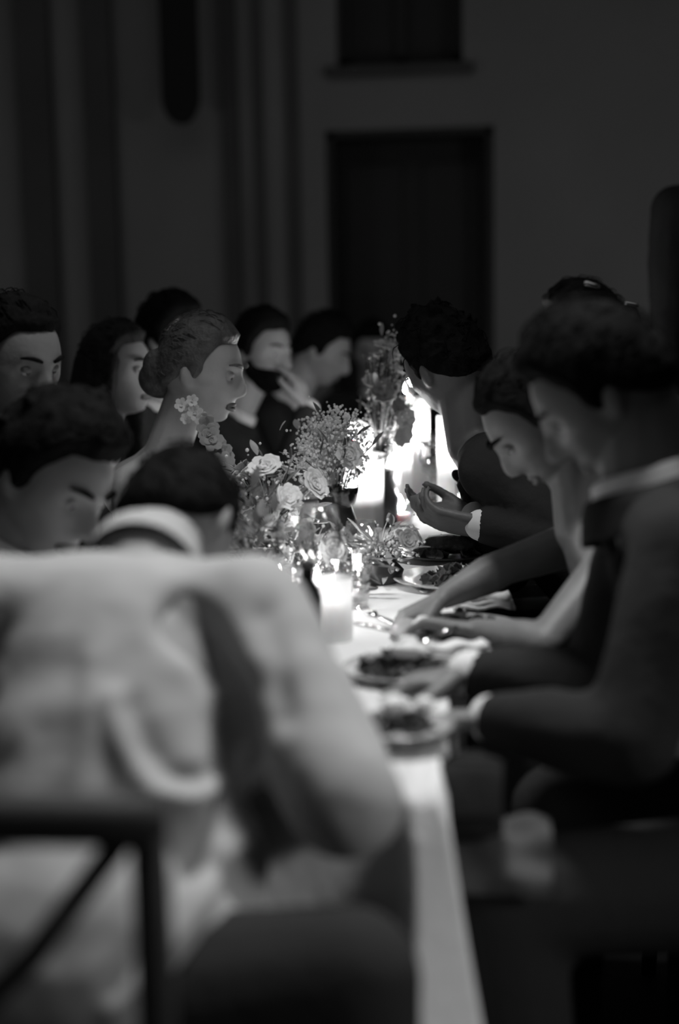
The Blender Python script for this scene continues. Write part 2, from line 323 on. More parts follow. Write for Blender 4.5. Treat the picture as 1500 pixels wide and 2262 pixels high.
NP = [0]
def person(label, pelvis, neck, head, look, h, up=(0, 0, 1), arms=None, style='suit', hair='short', hairm='hair', skin='skin', fem=False, vox=.008,
           sw=None, group=None, beard=False, legs=None, clothm=None, standing=False, mouth=0, hairT=.012, extra=None, shoulders=None, hsc=1.0, collar=True, creases=()):
    pelvis, neck, head = V(pelvis), V(neck), V(head); h = V(h).normalized(); right = h.cross(V((0, 0, 1))).normalized()
    sw = sw or (.165 if fem else .19); k = .88 if fem else 1.0
    base = V((pelvis.x, pelvis.y, 0)); upv = (neck-pelvis).normalized(); tf = upv.cross(right)*-1
    tf = right.cross(upv)*-1 if tf.dot(h) < 0 else tf
    TM = Matrix((right, tf.normalized(), upv)).transposed()
    sh = shoulders or {s: neck+right*s*sw-upv*.055 for s in (-1, 1)}
    chest = pelvis.lerp(neck, .68); belly = pelvis.lerp(neck, .35)
    HM = frame(look, up)
    b = MB(); cl = MB(); tro = MB(); ov = .012
    # torso
    b.ell(chest, (.148*k, .098*k, .17), TM); b.ell(belly, (.128*k, .092*k, .14), TM); b.ell(pelvis, (.155*k, .11*k, .12), TM)
    b.cap(sh[-1], .05*k, sh[1], .05*k); b.cap(neck-upv*.05, .07*k, neck, .05*k)
    for s in (-1, 1): b.cap(sh[s], .052*k, neck-upv*.01, .045*k)
    if fem:
        for s in (-1, 1): b.ell(chest+right*s*.065+tf*.075-upv*.01, (.055, .055, .055))
    nr = .048 if fem else .058
    nb = head+HM@V((0, -.022, -.055)); b.chain([(neck-upv*.03, nr+.008), (neck, nr+.003), (nb, nr)])
    # head
    vs, fs = ICO[6]; hp = head_pts(vs, .8 if fem else 1.05, mouth)*(.96 if fem else 1.0)*hsc
    b.raw([head+HM@V(q) for q in hp], fs)
    for s in (-1, 1): b.ell(head+HM@V((s*.077*hsc*(.96 if fem else 1), -.008, -.004)), (.009, .019, .031), HM@Matrix.Rotation(s*.35, 3, 'Z')@Matrix.Rotation(.2, 3, 'X'), 12, 8)
    # arms
    arms = arms or {}; la, lb = .285*(.94 if fem else 1), .25*(.94 if fem else 1); J = {}
    for s in (-1, 1):
        sp = arms.get(s, dict(w=sh[s]+h*.32-V((0, 0, .24))-right*s*.08, pole=right*s*.5-V((0, 0, 1)), d=h-right*s*.5, n=(0, 0, 1), curl=.35))
        S_ = sh[s]; W_ = V(sp['w']); d_ = W_-S_
        if d_.length > la+lb-.006: W_ = S_+d_.normalized()*(la+lb-.006)
        E_ = V(sp['e']) if 'e' in sp else ik(S_, W_, la, lb, sp.get('pole', (0, 0, -1)))
        J[s] = (S_, E_, W_); a = .86 if fem else 1
        b.chain([(S_, .052*a), (S_.lerp(E_, .35), .048*a), (E_, .037*a), (E_.lerp(W_, .3), .040*a), (W_, .025*a)])
        hand(b, W_, sp.get('d', h), sp.get('n', (0, 0, 1)), (sp.get('th', -s)), sp.get('curl', .4), sp.get('sc', .92 if fem else 1.0), sp.get('spread', .12))
    # legs
    legj = {}
    for s in (-1, 1):
        hip = pelvis+right*s*.09-V((0, 0, .03))
        if legs and s in legs: kn, an, fd = (V(q) for q in legs[s])
        elif standing: kn = V((hip.x, hip.y, .5))+h*.02; an = V((hip.x, hip.y, .09)); fd = h
        else: kn = hip+h*.42+right*s*.03; kn.z = .53; an = kn+h*.0; an.z = .09; fd = h
        legj[s] = (hip, kn, an, fd)
        b.chain([(hip, .085*k), (kn, .056), (kn.lerp(an, .3), .055), (an, .038)])
        b.chain([(an-V((0, 0, .03)), .038), (an+fd.normalized()*.13-V((0, 0, .055)), .03), (an+fd.normalized()*.17-V((0, 0, .06)), .025)])
    NP[0] += 1
    if extra: extra(b, 'body', J)
    bo = link('person', remesh(b, vox, 2, 'person', base), M[skin], loc=base)
    tag(bo, label, 'person', group)
    def part(name, mb, m, vx=.009, it=3, fn=None):
        me = remesh(mb, vx, it, name, base)
        if fn: displace(me, fn)
        return link(name, me, m, bo)
    def plain(name, mb, m): return link(name, mb.mesh(name, base), m, bo)
    # face parts
    for s in (-1, 1):
        e = MB().ell(head+HM@V((s*.031, .073, .008)*1)*1 if False else head+HM@(V((s*.031, .069, .008))*hsc), (.0115, .0115, .0105), HM, 12, 8)
        eo = plain('eye', e, M['eye']); ir = MB().ell(head+HM@(V((s*.031, .0785, .006))*hsc), (.005, .0028, .005), HM, 10, 6); link('iris', ir.mesh('iris', base), M['iris'], eo)
        lid = MB().ell(head+HM@(V((s*.031, .0695, .0115))*hsc), (.0135, .0135, .0095), HM, 12, 8); plain('eyelid', lid, M[skin])
        pts = [head+HM@(V((s*(.014+.036*t), .093-.020*t*t, .030+.006*math.sin(t*2.6)))*hsc) for t in (0, .25, .5, .75, 1)]
        plain('eyebrow', MB().tube(pts, [.003, .0045, .0045, .0035, .002], 6), M[hairm])
    lp = [head+HM@(V((.021*math.cos(t), .0905-.010*abs(math.cos(t))**2, -.062+.006*math.sin(t)))*hsc*(.96 if fem else 1)) for t in [2*math.pi*i/14 for i in range(15)]]
    plain('lips', MB().tube(lp, .0045, 6), M['lip'])
    # hair: a shell lifted off the scalp
    if hair:
        vs5, fs5 = ICO[5]; hp = head_pts(vs5, 0)*(.96 if fem else 1)*hsc; mk = hairmask(hp); m_ = sstep(0, .014, mk)
        nn = hp/np.linalg.norm(hp, axis=1)[:, None]; nzv = nz(hp, 38, NP[0]*3.1); nz2 = nz(hp, 90 if hair != 'curly' else 60, NP[0])
        amp = .012 if hair == 'curly' else .007 if hair == 'messy' else .003
        th = hairT*(1+.4*sstep(.0, .1, hp[:, 2]))+amp*nzv+amp*.7*nz2
        if hair == 'long': th = th+.008
        hpo = hp+nn*((m_*(th+.005))-.007)[:, None]
        hb = MB().raw([head+HM@V(q) for q in hpo], fs5)
        rnd = random.Random(NP[0])
        if hair == 'bun': hb.ell(head+HM@V((0, -.105, .02)), (.045, .04, .045)); 
        if hair == 'lowbun': hb.ell(head+HM@V((0, -.092, -.035)), (.05, .042, .045)); hb.ell(head+HM@V((.02, -.1, -.01)), (.03, .03, .04))
        if hair == 'long':
            for i in range(15):
                t = i/14; ang = math.pi*(-.62+1.24*t); sx, sy = math.sin(ang)*.078, -math.cos(ang)*.088-.01
                pts = [head+HM@V((sx*.95, sy, .03)), head+HM@V((sx*1.1, sy-.012, -.05)), head+HM@V((sx*1.15, sy-.012, -.13))+V((0, 0, -.02)), head+HM@V((sx*1.05, sy-.01, -.13))+V((0, 0, -.10))+V((rnd.uniform(-.015, .015), rnd.uniform(-.015, .015), 0))]
                hb.chain([(pts[0], .02), (pts[1], .022), (pts[2], .02), (pts[3], .010)], 8)
        if hair in ('curly', 'messy'):
            for i in range(90 if hair == 'curly' else 40):
                j = rnd.randrange(len(hp))
                if mk[j] < .03 or hp[j, 2] < .01: continue
                c = head+HM@V(hpo[j]); dr_ = HM@V(nn[j]); tt = dr_.orthogonal().normalized(); tt = Matrix.Rotation(rnd.uniform(0, 6.28), 3, dr_)@tt
                hb.tube([c-dr_*.006-tt*.008, c+dr_*.008-tt*.004, c+dr_*.013+tt*.006, c+dr_*.006+tt*.016], [.006, .006, .005, .002], 6)
        part('hair', hb, M[hairm], .0055, 1)
        # loose strands lying over the hair
        st = MB()
        for i in range(260):
            j = rnd.randrange(len(hp))
            if mk[j] < .015: continue
            q = hpo[j]; n_ = nn[j]; t_ = np.array((0, -1, .25)) if hair not in ('curly', 'messy') else np.array((rnd.uniform(-1, 1), rnd.uniform(-1, 1), rnd.uniform(-1, 1)))
            t_ = t_-n_*np.dot(t_, n_); t_ /= np.linalg.norm(t_)+1e-6; Lh = rnd.uniform(.02, .04)
            pts = [head+HM@V(q+t_*Lh*a_-n_*(.002 if a_ in (0,) else (-.001-.5*Lh*a_*(1-a_)+ (Lh*a_)**2*5))) for a_ in (0, .35, .7, 1)]
            st.tube(pts, [.0012, .0014, .0012, .0005], 3)
        so = plain('hair_strands', st, M[hairm]); so['kind'] = 'stuff'
    if beard:
        vs5, fs5 = ICO[5]; hp = head_pts(vs5, .3)*hsc; x, y, z = hp.T
        mk = sstep(-.035, -.05, z+.35*(.05-y)*0)*sstep(-.02, .0, y)+.8*sstep(.0, -.03, z)*g(y-.01, .02); mk = np.clip(mk, 0, 1)
        mk *= 1-g(z+.062, .009)*g(x, .022)
        nn = hp/np.linalg.norm(hp, axis=1)[:, None]
        hpo = hp+nn*(mk*.020+.003*nz(hp, 80)*mk-.007)[:, None]
        part('beard', MB().raw([head+HM@V(q) for q in hpo], fs5), M[hairm], .0055, 1)
    # clothing
    cm = M[clothm] if clothm else {'suit': M['suit'], 'shirt': M['shirt'], 'dress': M['dress'], 'gown': M['dress2']}[style]
    top = sh[-1].lerp(sh[1], .5)
    def sleeves(mb, e=.0, loose=0):
        for s in (-1, 1):
            S_, E_, W_ = J[s]; a = .86 if fem else 1; c = E_.lerp(W_, .93)
            mb.chain([(S_, .052*a+ov+loose), (S_.lerp(E_, .45), .050*a+ov+loose), (E_, .041*a+ov+loose), (E_.lerp(W_, .5), .038*a+ov+loose*.7), (c, .031*a+ov*.7+loose*.3)])
    if style in ('suit', 'shirt'):
        lo = .004 if style == 'suit' else .012
        cl.ell(chest, (.148*k+ov+lo, .098*k+ov+lo, .175), TM); cl.ell(belly, (.132*k+ov+lo, .096*k+ov+lo, .16), TM); cl.ell(pelvis, (.158*k+ov, .113*k+ov, .12), TM)
        cl.cap(sh[-1], .05*k+ov, sh[1], .05*k+ov)
        for s in (-1, 1): cl.cap(sh[s], .056*k+ov, neck-upv*.030, .056 if not fem else .05)
        sleeves(cl, 0, lo)
        if extra: extra(cl, 'top', J)
        def wr(co):
            d = .006*nz(co*np.array((1, 1, .6)), 9, NP[0])+.003*nz(co, 22, 4)
            xz = co[:, [0, 2]]+np.array((base.x, base.z))
            for pts, dep, wid in creases:
                best = np.full(len(co), 9.0)
                for a, b_ in zip(pts, pts[1:]):
                    a, b_ = np.array((a.x, a.z)), np.array((b_.x, b_.z)); t = np.clip(((xz-a)@(b_-a))/((b_-a)@(b_-a)), 0, 1)
                    best = np.minimum(best, np.linalg.norm(xz-a-t[:, None]*(b_-a), axis=1))
                d = d+dep*np.exp(-(best/wid)**2)
            return d
        if style == 'shirt':
            cl.ell(V((pelvis.x+.01, pelvis.y+.01, .61)), (.175, .122, .14)); cl.ell(pelvis.lerp(neck, .5)-tf*.01, (.155, .115, .17), TM)
        part('jacket' if style == 'suit' else 'shirt', cl, cm, .009, 3 if style == 'suit' else 14, wr)
        for s in (-1, 1):
            S_, E_, W_ = J[s]; c0, c1 = E_.lerp(W_, .90), E_.lerp(W_, 1.0); part('cuff', MB().cap(c0, .035, c1, .0335), M['stiff'] if style == 'suit' else M['shirt'], .006, 1)
        if collar:
            ax = (nb-neck).normalized(); ax = (ax*2+upv).normalized(); cu = ax.orthogonal().normalized(); cv = ax.cross(cu); R_ = nr+.008
            cb = MB()
            for lvl, (hh, rr) in enumerate(((-.012, R_+.008), (.012, R_+.004), (.036, R_+.0))): pass
            def cr(hh, rr): return [neck+ax*(hh+.012*max(0, -((cu*math.cos(t)+cv*math.sin(t)).dot(h))))+(cu*math.cos(t)+cv*math.sin(t))*rr for t in [2*math.pi*i/28 for i in range(28)]]
            cb.rings([cr(-.014, R_+.008), cr(.0, R_+.007), cr(.026, R_+.005), cr(.032, R_+.001), cr(.026, R_-.004), cr(-.014, R_+.0)], cap=False)
            plain('collar', cb, M['stiff'] if style == 'suit' else M['shirt'])
            if style == 'suit': plain('jacket_collar', MB().rings([cr(-.05, R_+.034), cr(-.010, R_+.026), cr(.007, R_+.018), cr(.005, R_+.011), cr(-.05, R_+.008)], cap=False), cm)
        if style == 'suit':
            f0 = chest+tf*(.098*k+ov+lo); lp_ = MB()
            fr = neck+tf*.062-upv*.02
            front = MB().raw([fr+right*.03, fr-right*.03, f0-upv*.03-right*.03+tf*.006, f0-upv*.10+tf*.006, f0-upv*.03+right*.03+tf*.006,
                              fr+right*.03-tf*.012, fr-right*.03-tf*.012, f0-upv*.03-right*.03-tf*.006, f0-upv*.10-tf*.006, f0-upv*.03+right*.03-tf*.006],
                             [(0, 1, 2, 3, 4), (9, 8, 7, 6, 5), (0, 5, 6, 1), (1, 6, 7, 2), (2, 7, 8, 3), (3, 8, 9, 4), (4, 9, 5, 0)])
            plain('shirt_front', front, M['shirt'])
            for s in (-1, 1):
                lp_ = MB().tube([neck+right*s*.05-upv*.015+tf*.02, fr+right*s*.045-upv*.03+tf*.012, f0+right*s*.035+tf*.010, f0-upv*.12+right*s*.005+tf*.010], [.008, .014, .016, .006], 8)
                plain('lapel', lp_, cm)
            plain('tie', MB().ell(fr-upv*.012+tf*.012, (.016, .012, .016), TM).tube([fr-upv*.02+tf*.012, f0-upv*.05+tf*.012], [.010, .020], 8), M['suit2'])
    else:
        cl.ell(chest-upv*.03, (.148*k+ov, .098*k+ov, .14), TM); cl.ell(belly, (.132*k+ov, .096*k+ov, .15), TM); cl.ell(pelvis, (.162*k+ov, .118*k+ov, .13), TM)
        for s in (-1, 1): cl.ell(chest+right*s*.065+tf*.075-upv*.012, (.063, .063, .06)); cl.cap(chest+right*s*.075+tf*.08, .012, sh[s]-right*s*.05+upv*.045, .012); cl.cap(sh[s]-right*s*.05+upv*.045, .012, chest+right*s*.08-tf*.085*k, .012)
        if style == 'gown': pass
        if clothm and style == 'dress' and clothm == 'suit2': sleeves(cl)
        if extra: extra(cl, 'top', J)
        part('dress_bodice', cl, cm, .009, 3, lambda co: .003*nz(co, 20, 2))
    for s in (-1, 1):
        hip, kn, an, fd = legj[s]
        if style in ('suit', 'shirt'): tro.chain([(hip, .085*k+.014), (kn, .056+.018), (kn.lerp(an, .5), .066), (an+V((0, 0, .02)), .056)])
        else: tro.chain([(hip, .085*k+.02), (kn, .056+.03), (an+V((0, 0, .12)), .10)])
    tro.ell(pelvis-V((0, 0, .04 if style == 'shirt' else .02)), (.158*k+(.002 if style == 'shirt' else .012), .118*k+(-.002 if style == 'shirt' else .012), .11), Matrix((right, h, V((0, 0, 1)))).transposed())
    if style not in ('suit', 'shirt'): tro.cap(legj[-1][1], .08, legj[1][1], .08); tro.cap(pelvis, .13, (legj[-1][1]+legj[1][1])/2, .08)
    part('trousers' if style in ('suit', 'shirt') else 'skirt', tro, M['suit'] if style in ('suit', 'shirt') else cm, .012, 3)
    for s in (-1, 1):
        hip, kn, an, fd = legj[s]; fd = fd.normalized()
        plain('shoe', MB().chain([(an-V((0, 0, .045)), .044), (an+fd*.13-V((0, 0, .055)), .034), (an+fd*.19-V((0, 0, .060)), .028)]), M['chair'])
    return bo, J, HM

# ---------------------------------------------------------------- chairs
CH = [None]
def chair_proto():
    r = empty('cross_back_chair', (0, 0, 0))      # faces +Y, back at -Y
    link('seat', MB().box((0, 0, .435), (.42, .41, .035), bev=.012).mesh('seat'), M['chair'], r)
    for sx in (-1, 1):
        link('leg', MB().tube([(sx*.18, .17, .42), (sx*.19, .185, .0)], [.018, .014]).mesh('leg'), M['chair'], r)
        link('leg', MB().tube([(sx*.17, -.18, .42), (sx*.185, -.23, .0)], [.018, .014]).mesh('leg'), M['chair'], r)
        link('back_post', MB().tube([(sx*.17, -.18, .42), (sx*.185, -.215, .62), (sx*.19, -.24, .86)], [.019, .018, .017]).mesh('post'), M['chair'], r)
    top = MB().tube([(-.205, -.235, .855)]+[(-.19+.38*i/8, -.24-.035*math.sin(math.pi*i/8), .855+.012*math.sin(math.pi*i/8)) for i in range(9)]+[(.205, -.235, .855)], [.014]+[.023]*9+[.014], 10)
    link('top_rail', top.mesh('rail'), M['chair'], r)
    for s in (-1, 1):
        link('cross_slat', MB().tube([(s*.175, -.235, .85), (s*.09, -.262, .74), (0, -.258+.006*s, .65), (-s*.09, -.235, .56), (-s*.17, -.20, .48)], .012).mesh('slat'), M['chair'], r)
    link('stretcher', MB().cap((-.185, 0, .2), .009, (.185, 0, .2), .009).cap((-.185, .18, .2), .009, (-.185, -.2, .2), .009).cap((.185, .18, .2), .009, (.185, -.2, .2), .009).mesh('stretcher'), M['chair'], r)
    return r
def chair(loc, h, label):
    rz = math.atan2(-h[0], h[1])
    if CH[0] is None: CH[0] = o = chair_proto()
    else:
        o = CH[0].copy(); COL.objects.link(o)
        for c in list(CH[0].children):
            d = c.copy(); COL.objects.link(d); d.parent = o
    o.location = (loc[0], loc[1], 0); o.rotation_euler = (0, 0, rz); tag(o, label, 'chair', 'cross-back chairs around the long table'); return o

# ---------------------------------------------------------------- people
def TP(px, py, z=None):
    z = TOP if z is None else z
    d = ROT @ V(((px-750)/FPX, (1131-py)/FPX, -1)); t = (z-EYE.z)/d.z; return EYE+d*t
def seat(hd, back=.06, drop=.19): return V((hd.x+back, hd.y, hd.z-drop))
R_, L_ = V((-1, 0, 0)), V((1, 0, 0))

# man in the white shirt at the near end
def shirt_folds(b, what, J):
    if what == 'top': b.ell(P(400, 1900, 1.46), (.10, .09, .16))
CR = [([P(x, y, 1.44) for x, y in c], d_, w_) for c, d_, w_ in (
    (((350, 1390), (430, 1455), (495, 1550), (525, 1680), (535, 1790)), -.034, .020), (((255, 1550), (300, 1640), (360, 1710), (440, 1735), (500, 1720)), .014, .012),
    (((290, 1560), (340, 1640), (400, 1690), (470, 1700)), -.010, .014), (((190, 1480), (215, 1600), (225, 1760)), .006, .014), (((560, 1400), (600, 1470), (625, 1580)), -.010, .016),
    (((540, 1800), (470, 1930), (360, 2050)), .010, .012), (((480, 1810), (420, 1930), (360, 2000)), -.010, .012), (((300, 1180), (350, 1225)), .006, .01))]
A_n = P(315, 1262, 1.68); A_pel = V((-.44, 1.36, .60))
person('man in a loose white shirt seen from behind, bent over the near table end', A_pel, A_n, P(392, 1168, 1.87), (.18, .55, -.80), (.12, 1, 0), (0, .5, 1),
       arms={1: dict(w=(-.24, 1.78, .81), e=P(762, 1770, 1.44), d=(-.3, 1, 0), n=(0, 0, 1), curl=.5), -1: dict(w=(-.66, 1.80, .81), pole=(-.6, -.3, -.6), d=(.4, 1, 0), n=(0, 0, 1), curl=.5)},
       style='shirt', vox=.008, legs={1: (P(770, 2160, 1.33), V((-.14, 1.38, .09)), V((.1, 1, 0))), -1: (V((-.62, 1.62, .52)), V((-.62, 1.68, .09)), V((0, 1, 0)))},
       shoulders={1: P(548, 1368, 1.60), -1: P(-40, 1350, 1.60)}, extra=shirt_folds, creases=CR, hairT=.014, hsc=.93)
chair((P(385, 1820, 1.12).x-.215, 1.37), (0, 1), 'black cross-back chair under the man in the white shirt')

# left side of the table, nearest first (their right arm is on our side)
hB = P(112, 1062, 2.14)
person('dark-haired person in a black jacket leaning down to eat beside the white-shirted man', (-1.10, 2.12, .57), P(20, 1232, 2.14), hB, (.80, -.42, -.55), L_, (.4, 0, 1),
       arms={1: dict(w=(-.62, 1.98, .80), pole=(-.3, -.6, -.5), d=(1, .2, 0), curl=.5)}, hair='messy', hairT=.028, vox=.0075, skin='skin', hsc=1.04)
hC = P(32, 800, 2.6)
person('dark-haired man at the left edge with his cheek half in shadow', (-1.22, 2.60, .57), V((hC.x-.10, 2.62, hC.z-.19)), hC, (.80, -.50, -.30), L_, skin='skin_e', hair='short', vox=.008, hairT=.014, collar=False)
def f_extra(b, what, J): pass
hF = P(446, 822, 3.1)
fb, fJ, fH = person('blonde woman with pinned-up hair laughing in profile, bare shoulder and flower earring', (-1.10, 3.12, .57), V((hF.x-.09, 3.10, hF.z-.19)), hF, (.93, -.10, -.22), L_, (.1, 0, 1),
       arms={1: dict(w=(-.62, 2.98, .79), pole=(-.5, -.6, -.5), d=(1, .2, 0), curl=.4)}, style='dress', fem=True, skin='skin_f', hair='lowbun', hairm='blond', hairT=.016, vox=.006, mouth=.6)
hD = P(262, 822, 3.55)
person('woman with long dark hair sitting upright behind the blonde woman', (-1.20, 3.55, .57), V((hD.x-.07, 3.55, hD.z-.19)), hD, (.93, -.25, -.02), L_, style='dress', clothm='suit2', fem=True, hair='long', hairm='brown', hairT=.014, vox=.008)
hE = P(378, 752, 3.98)
person('dark-haired man whose forehead shows above the blonde woman', (-1.18, 3.98, .57), V((hE.x-.08, 3.98, hE.z-.19)), hE, (.9, -.30, -.15), L_, hair='short', hairT=.022, vox=.008)
hG = P(580, 778, 4.4)
person('bearded man holding one hand up to his mouth', (-1.12, 4.40, .57), V((hG.x-.10, 4.40, hG.z-.20)), hG, (.82, -.52, -.14), L_, arms={1: dict(w=P(682, 905, 4.22), pole=(.1, -.4, -1), d=(-.35, .12, .9), n=(.9, -.2, .3), curl=.35)},
       hair='short', hairT=.022, beard=True, vox=.0075)
hH = P(712, 775, 4.88)
person('man with short dark hair looking down beside the bearded man', (-1.10, 4.88, .57), V((hH.x-.12, 4.88, hH.z-.19)), hH, (.82, -.1, -.45), L_, hair='short', hairT=.02, vox=.009)
hI = P(822, 775, 6.32)
person('dark-clothed guest seated at the far end of the table in front of the doorway', (-.56, 6.50, .57), V((hI.x, 6.36, hI.z-.20)), hI, (.1, -.9, -.3), (0, -1, 0), hair='short', hairT=.02, vox=.010)

# right side of the table, nearest first (their left arm is on our side)
hGr = P(1332, 868, 2.03)
groom, gJ, gH = person('man in a black suit and white collar bending over his plate in the right foreground', (.47, 1.93, .57), P(1425, 1100, 1.99), hGr, (-.72, .10, -.66), R_, (-.6, 0, 1),
       arms={-1: dict(w=P(1090, 1588, 1.80), e=P(1400, 1640, 1.70), d=(-.85, .25, -.12), n=(.1, .1, 1), curl=.6), 1: dict(w=P(1038, 1488, 1.95), e=P(1330, 1530, 1.95), d=(-.95, -.15, -.12), n=(0, .1, 1), curl=.28, spread=.2)},
       hair='short', hairT=.019, vox=.0055, skin='skin_e', legs={-1: (V((.0, 1.68, .56)), V((.05, 1.70, .09)), R_), 1: (V((.08, 2.02, .55)), V((.08, 2.02, .09)), R_)})
hK = P(1195, 925, 2.42)
person('bare-shouldered dark-haired woman cutting her food beside the suited man', (.42, 2.46, .57), P(1290, 1165, 2.40), hK, (-.70, -.10, -.78), R_, (-.6, 0, 1),
       arms={-1: dict(w=P(1052, 1395, 2.20), e=P(1205, 1425, 2.12), d=(-.85, .15, .12), n=(0, .2, 1), curl=.6), 1: dict(w=P(985, 1318, 2.38), e=P(1115, 1252, 2.44), d=(-.75, -.2, -.35), n=(-.2, 0, 1), curl=.45)},
       style='gown', fem=True, hair='bun', skin='skin_e', hairT=.012, vox=.0055, mouth=.3)
hJ = P(985, 805, 3.12)
person('dark curly-haired guest in a black jacket with cupped hands held by the candles', (.30, 3.14, .57), V((hJ.x+.06, 3.10, hJ.z-.17)), hJ, (-.62, .68, -.42), R_, (-.4, 0, 1),
       arms={-1: dict(w=P(1062, 1160, 2.86), pole=(.3, -.5, -.9), d=(-.95, .15, .12), n=(.1, -.6, -.7), curl=.5, th=-1), 1: dict(w=P(1050, 1142, 2.98), pole=(.3, .5, -.9), d=(-.95, -.1, .05), n=(.1, .5, -.8), curl=.45)},
       hair='curly', skin='skin_d', hairT=.014, vox=.0065, collar=False)
hL = P(1285, 748, 3.55)
lb_, lJ, lH = person('guest with swept-up hair and a bright clip seen just above the suited man', (.46, 3.58, .57), V((hL.x+.08, 3.56, hL.z-.19)), hL, (-.92, -.1, -.2), R_, style='dress', clothm='suit2', fem=True, hair='bun', hairm='brown', hairT=.028, vox=.009)
for ca in ((P(1384, 671, 3.44), .006, P(1406, 675, 3.44), .006), (P(1296, 628, 3.50), .010, P(1318, 634, 3.5), .009)): link('hair_clip', MB().cap(*ca).mesh('clip', (.46, 3.58, 0)), M['steel'], lb_)
xM = P(1425, 640, 4.1).x+.26
person('tall person in black standing behind the seated guests at the right edge', (xM+.02, 4.1, .98), (xM+.02, 4.1, 1.60), (xM+.02, 4.08, 1.79), (-.3, -.9, -.1), (-.1, -1, 0),
       arms={s: dict(w=(xM+.02-s*.22, 4.05, 1.02), pole=(0, 1, -.2), d=(0, 0, -1), n=(-s, 0, 0), curl=.3) for s in (1, -1)}, standing=True, hair='short', vox=.010, sw=.20)

rowx = [((-1.13, 2.12), L_, 'black cross-back chair under the person eating beside the white-shirted man'), ((-1.25, 2.60), L_, 'black cross-back chair under the man at the left edge'), ((-1.14, 3.12), L_, 'black cross-back chair under the blonde woman'),
        ((-1.23, 3.55), L_, 'black cross-back chair under the long-haired woman'), ((-1.20, 3.98), L_, 'black cross-back chair under the man behind the blonde woman'), ((-1.15, 4.43), L_, 'black cross-back chair under the bearded man'),
        ((-1.13, 4.88), L_, 'black cross-back chair under the man beside the bearded one'), ((-.56, 6.53), V((0, -1, 0)), 'black cross-back chair at the far end of the table'),
        ((.50, 1.93), R_, 'black cross-back chair under the man in the black suit'), ((.46, 2.46), R_, 'black cross-back chair under the bare-shouldered woman'), ((.34, 3.14), R_, 'black cross-back chair under the curly-haired guest'), ((.50, 3.58), R_, 'black cross-back chair under the guest with the hair clip')]
for p, h_, lb in rowx: chair(p, h_, lb)

# flower earring and ruffle of the blonde woman
base = V((-1.10, 3.12, 0))
def bloom_mb(mb, c, r, axis, layers=3, rnd=random):
    axis = V(axis).normalized(); u = axis.orthogonal().normalized(); w_ = axis.cross(u); c = V(c)
    for L in range(layers):
        n = 5+L; tilt = .35+.55*L/max(1, layers-1)*1.3; rr = r*(.5+.5*L/max(1, layers-1))
        for i in range(n):
            a = 2*math.pi*i/n+L*.5+rnd.uniform(-.15, .15); d = u*math.cos(a)+w_*math.sin(a); s_ = axis.cross(d)
            p0 = c; p1 = c+d*rr*math.sin(tilt)*.6+axis*rr*math.cos(tilt)*.5; p2 = c+d*rr*math.sin(tilt)+axis*rr*(math.cos(tilt)*.7+rnd.uniform(-.05, .1))
            wd = rr*.42; th = axis*.0012
            top = [p0, p1-s_*wd, p1+s_*wd, p2-s_*wd*.7, p2+s_*wd*.7, p2+d*rr*.15]
            mb.raw(top+[q-th for q in top], [(0, 2, 1), (1, 2, 4, 3), (3, 4, 5), (6, 7, 8), (7, 9, 10, 8), (9, 11, 10), (0, 1, 7, 6), (1, 3, 9, 7), (3, 5, 11, 9), (5, 4, 10, 11), (4, 2, 8, 10), (2, 0, 6, 8)])
    mb.ell(c+axis*r*.15, (r*.16,)*3, n=8, h=5)
rn = random.Random(3)
for px, py, r in ((400, 895, .016), (424, 885, .014), (430, 912, .018), (447, 928, .018), (410, 925, .013)):
    b_ = MB(); bloom_mb(b_, P(px, py, 2.985), r, (.4, -1, .2), 2, rn); link('earring', b_.mesh('earring', base), M['petal'], fb, smooth=False)
rf = MB()
for i in range(9):
    t = i/8; bloom_mb(rf, P(455+50*t, 945+105*t, 2.97)+V((0, rn.uniform(-.02, .01), 0)), .022+rn.uniform(0, .008), (.5, -1, .3), 2, rn)
link('ruffle', rf.mesh('ruffle', base), M['petal2'], fb, smooth=False)

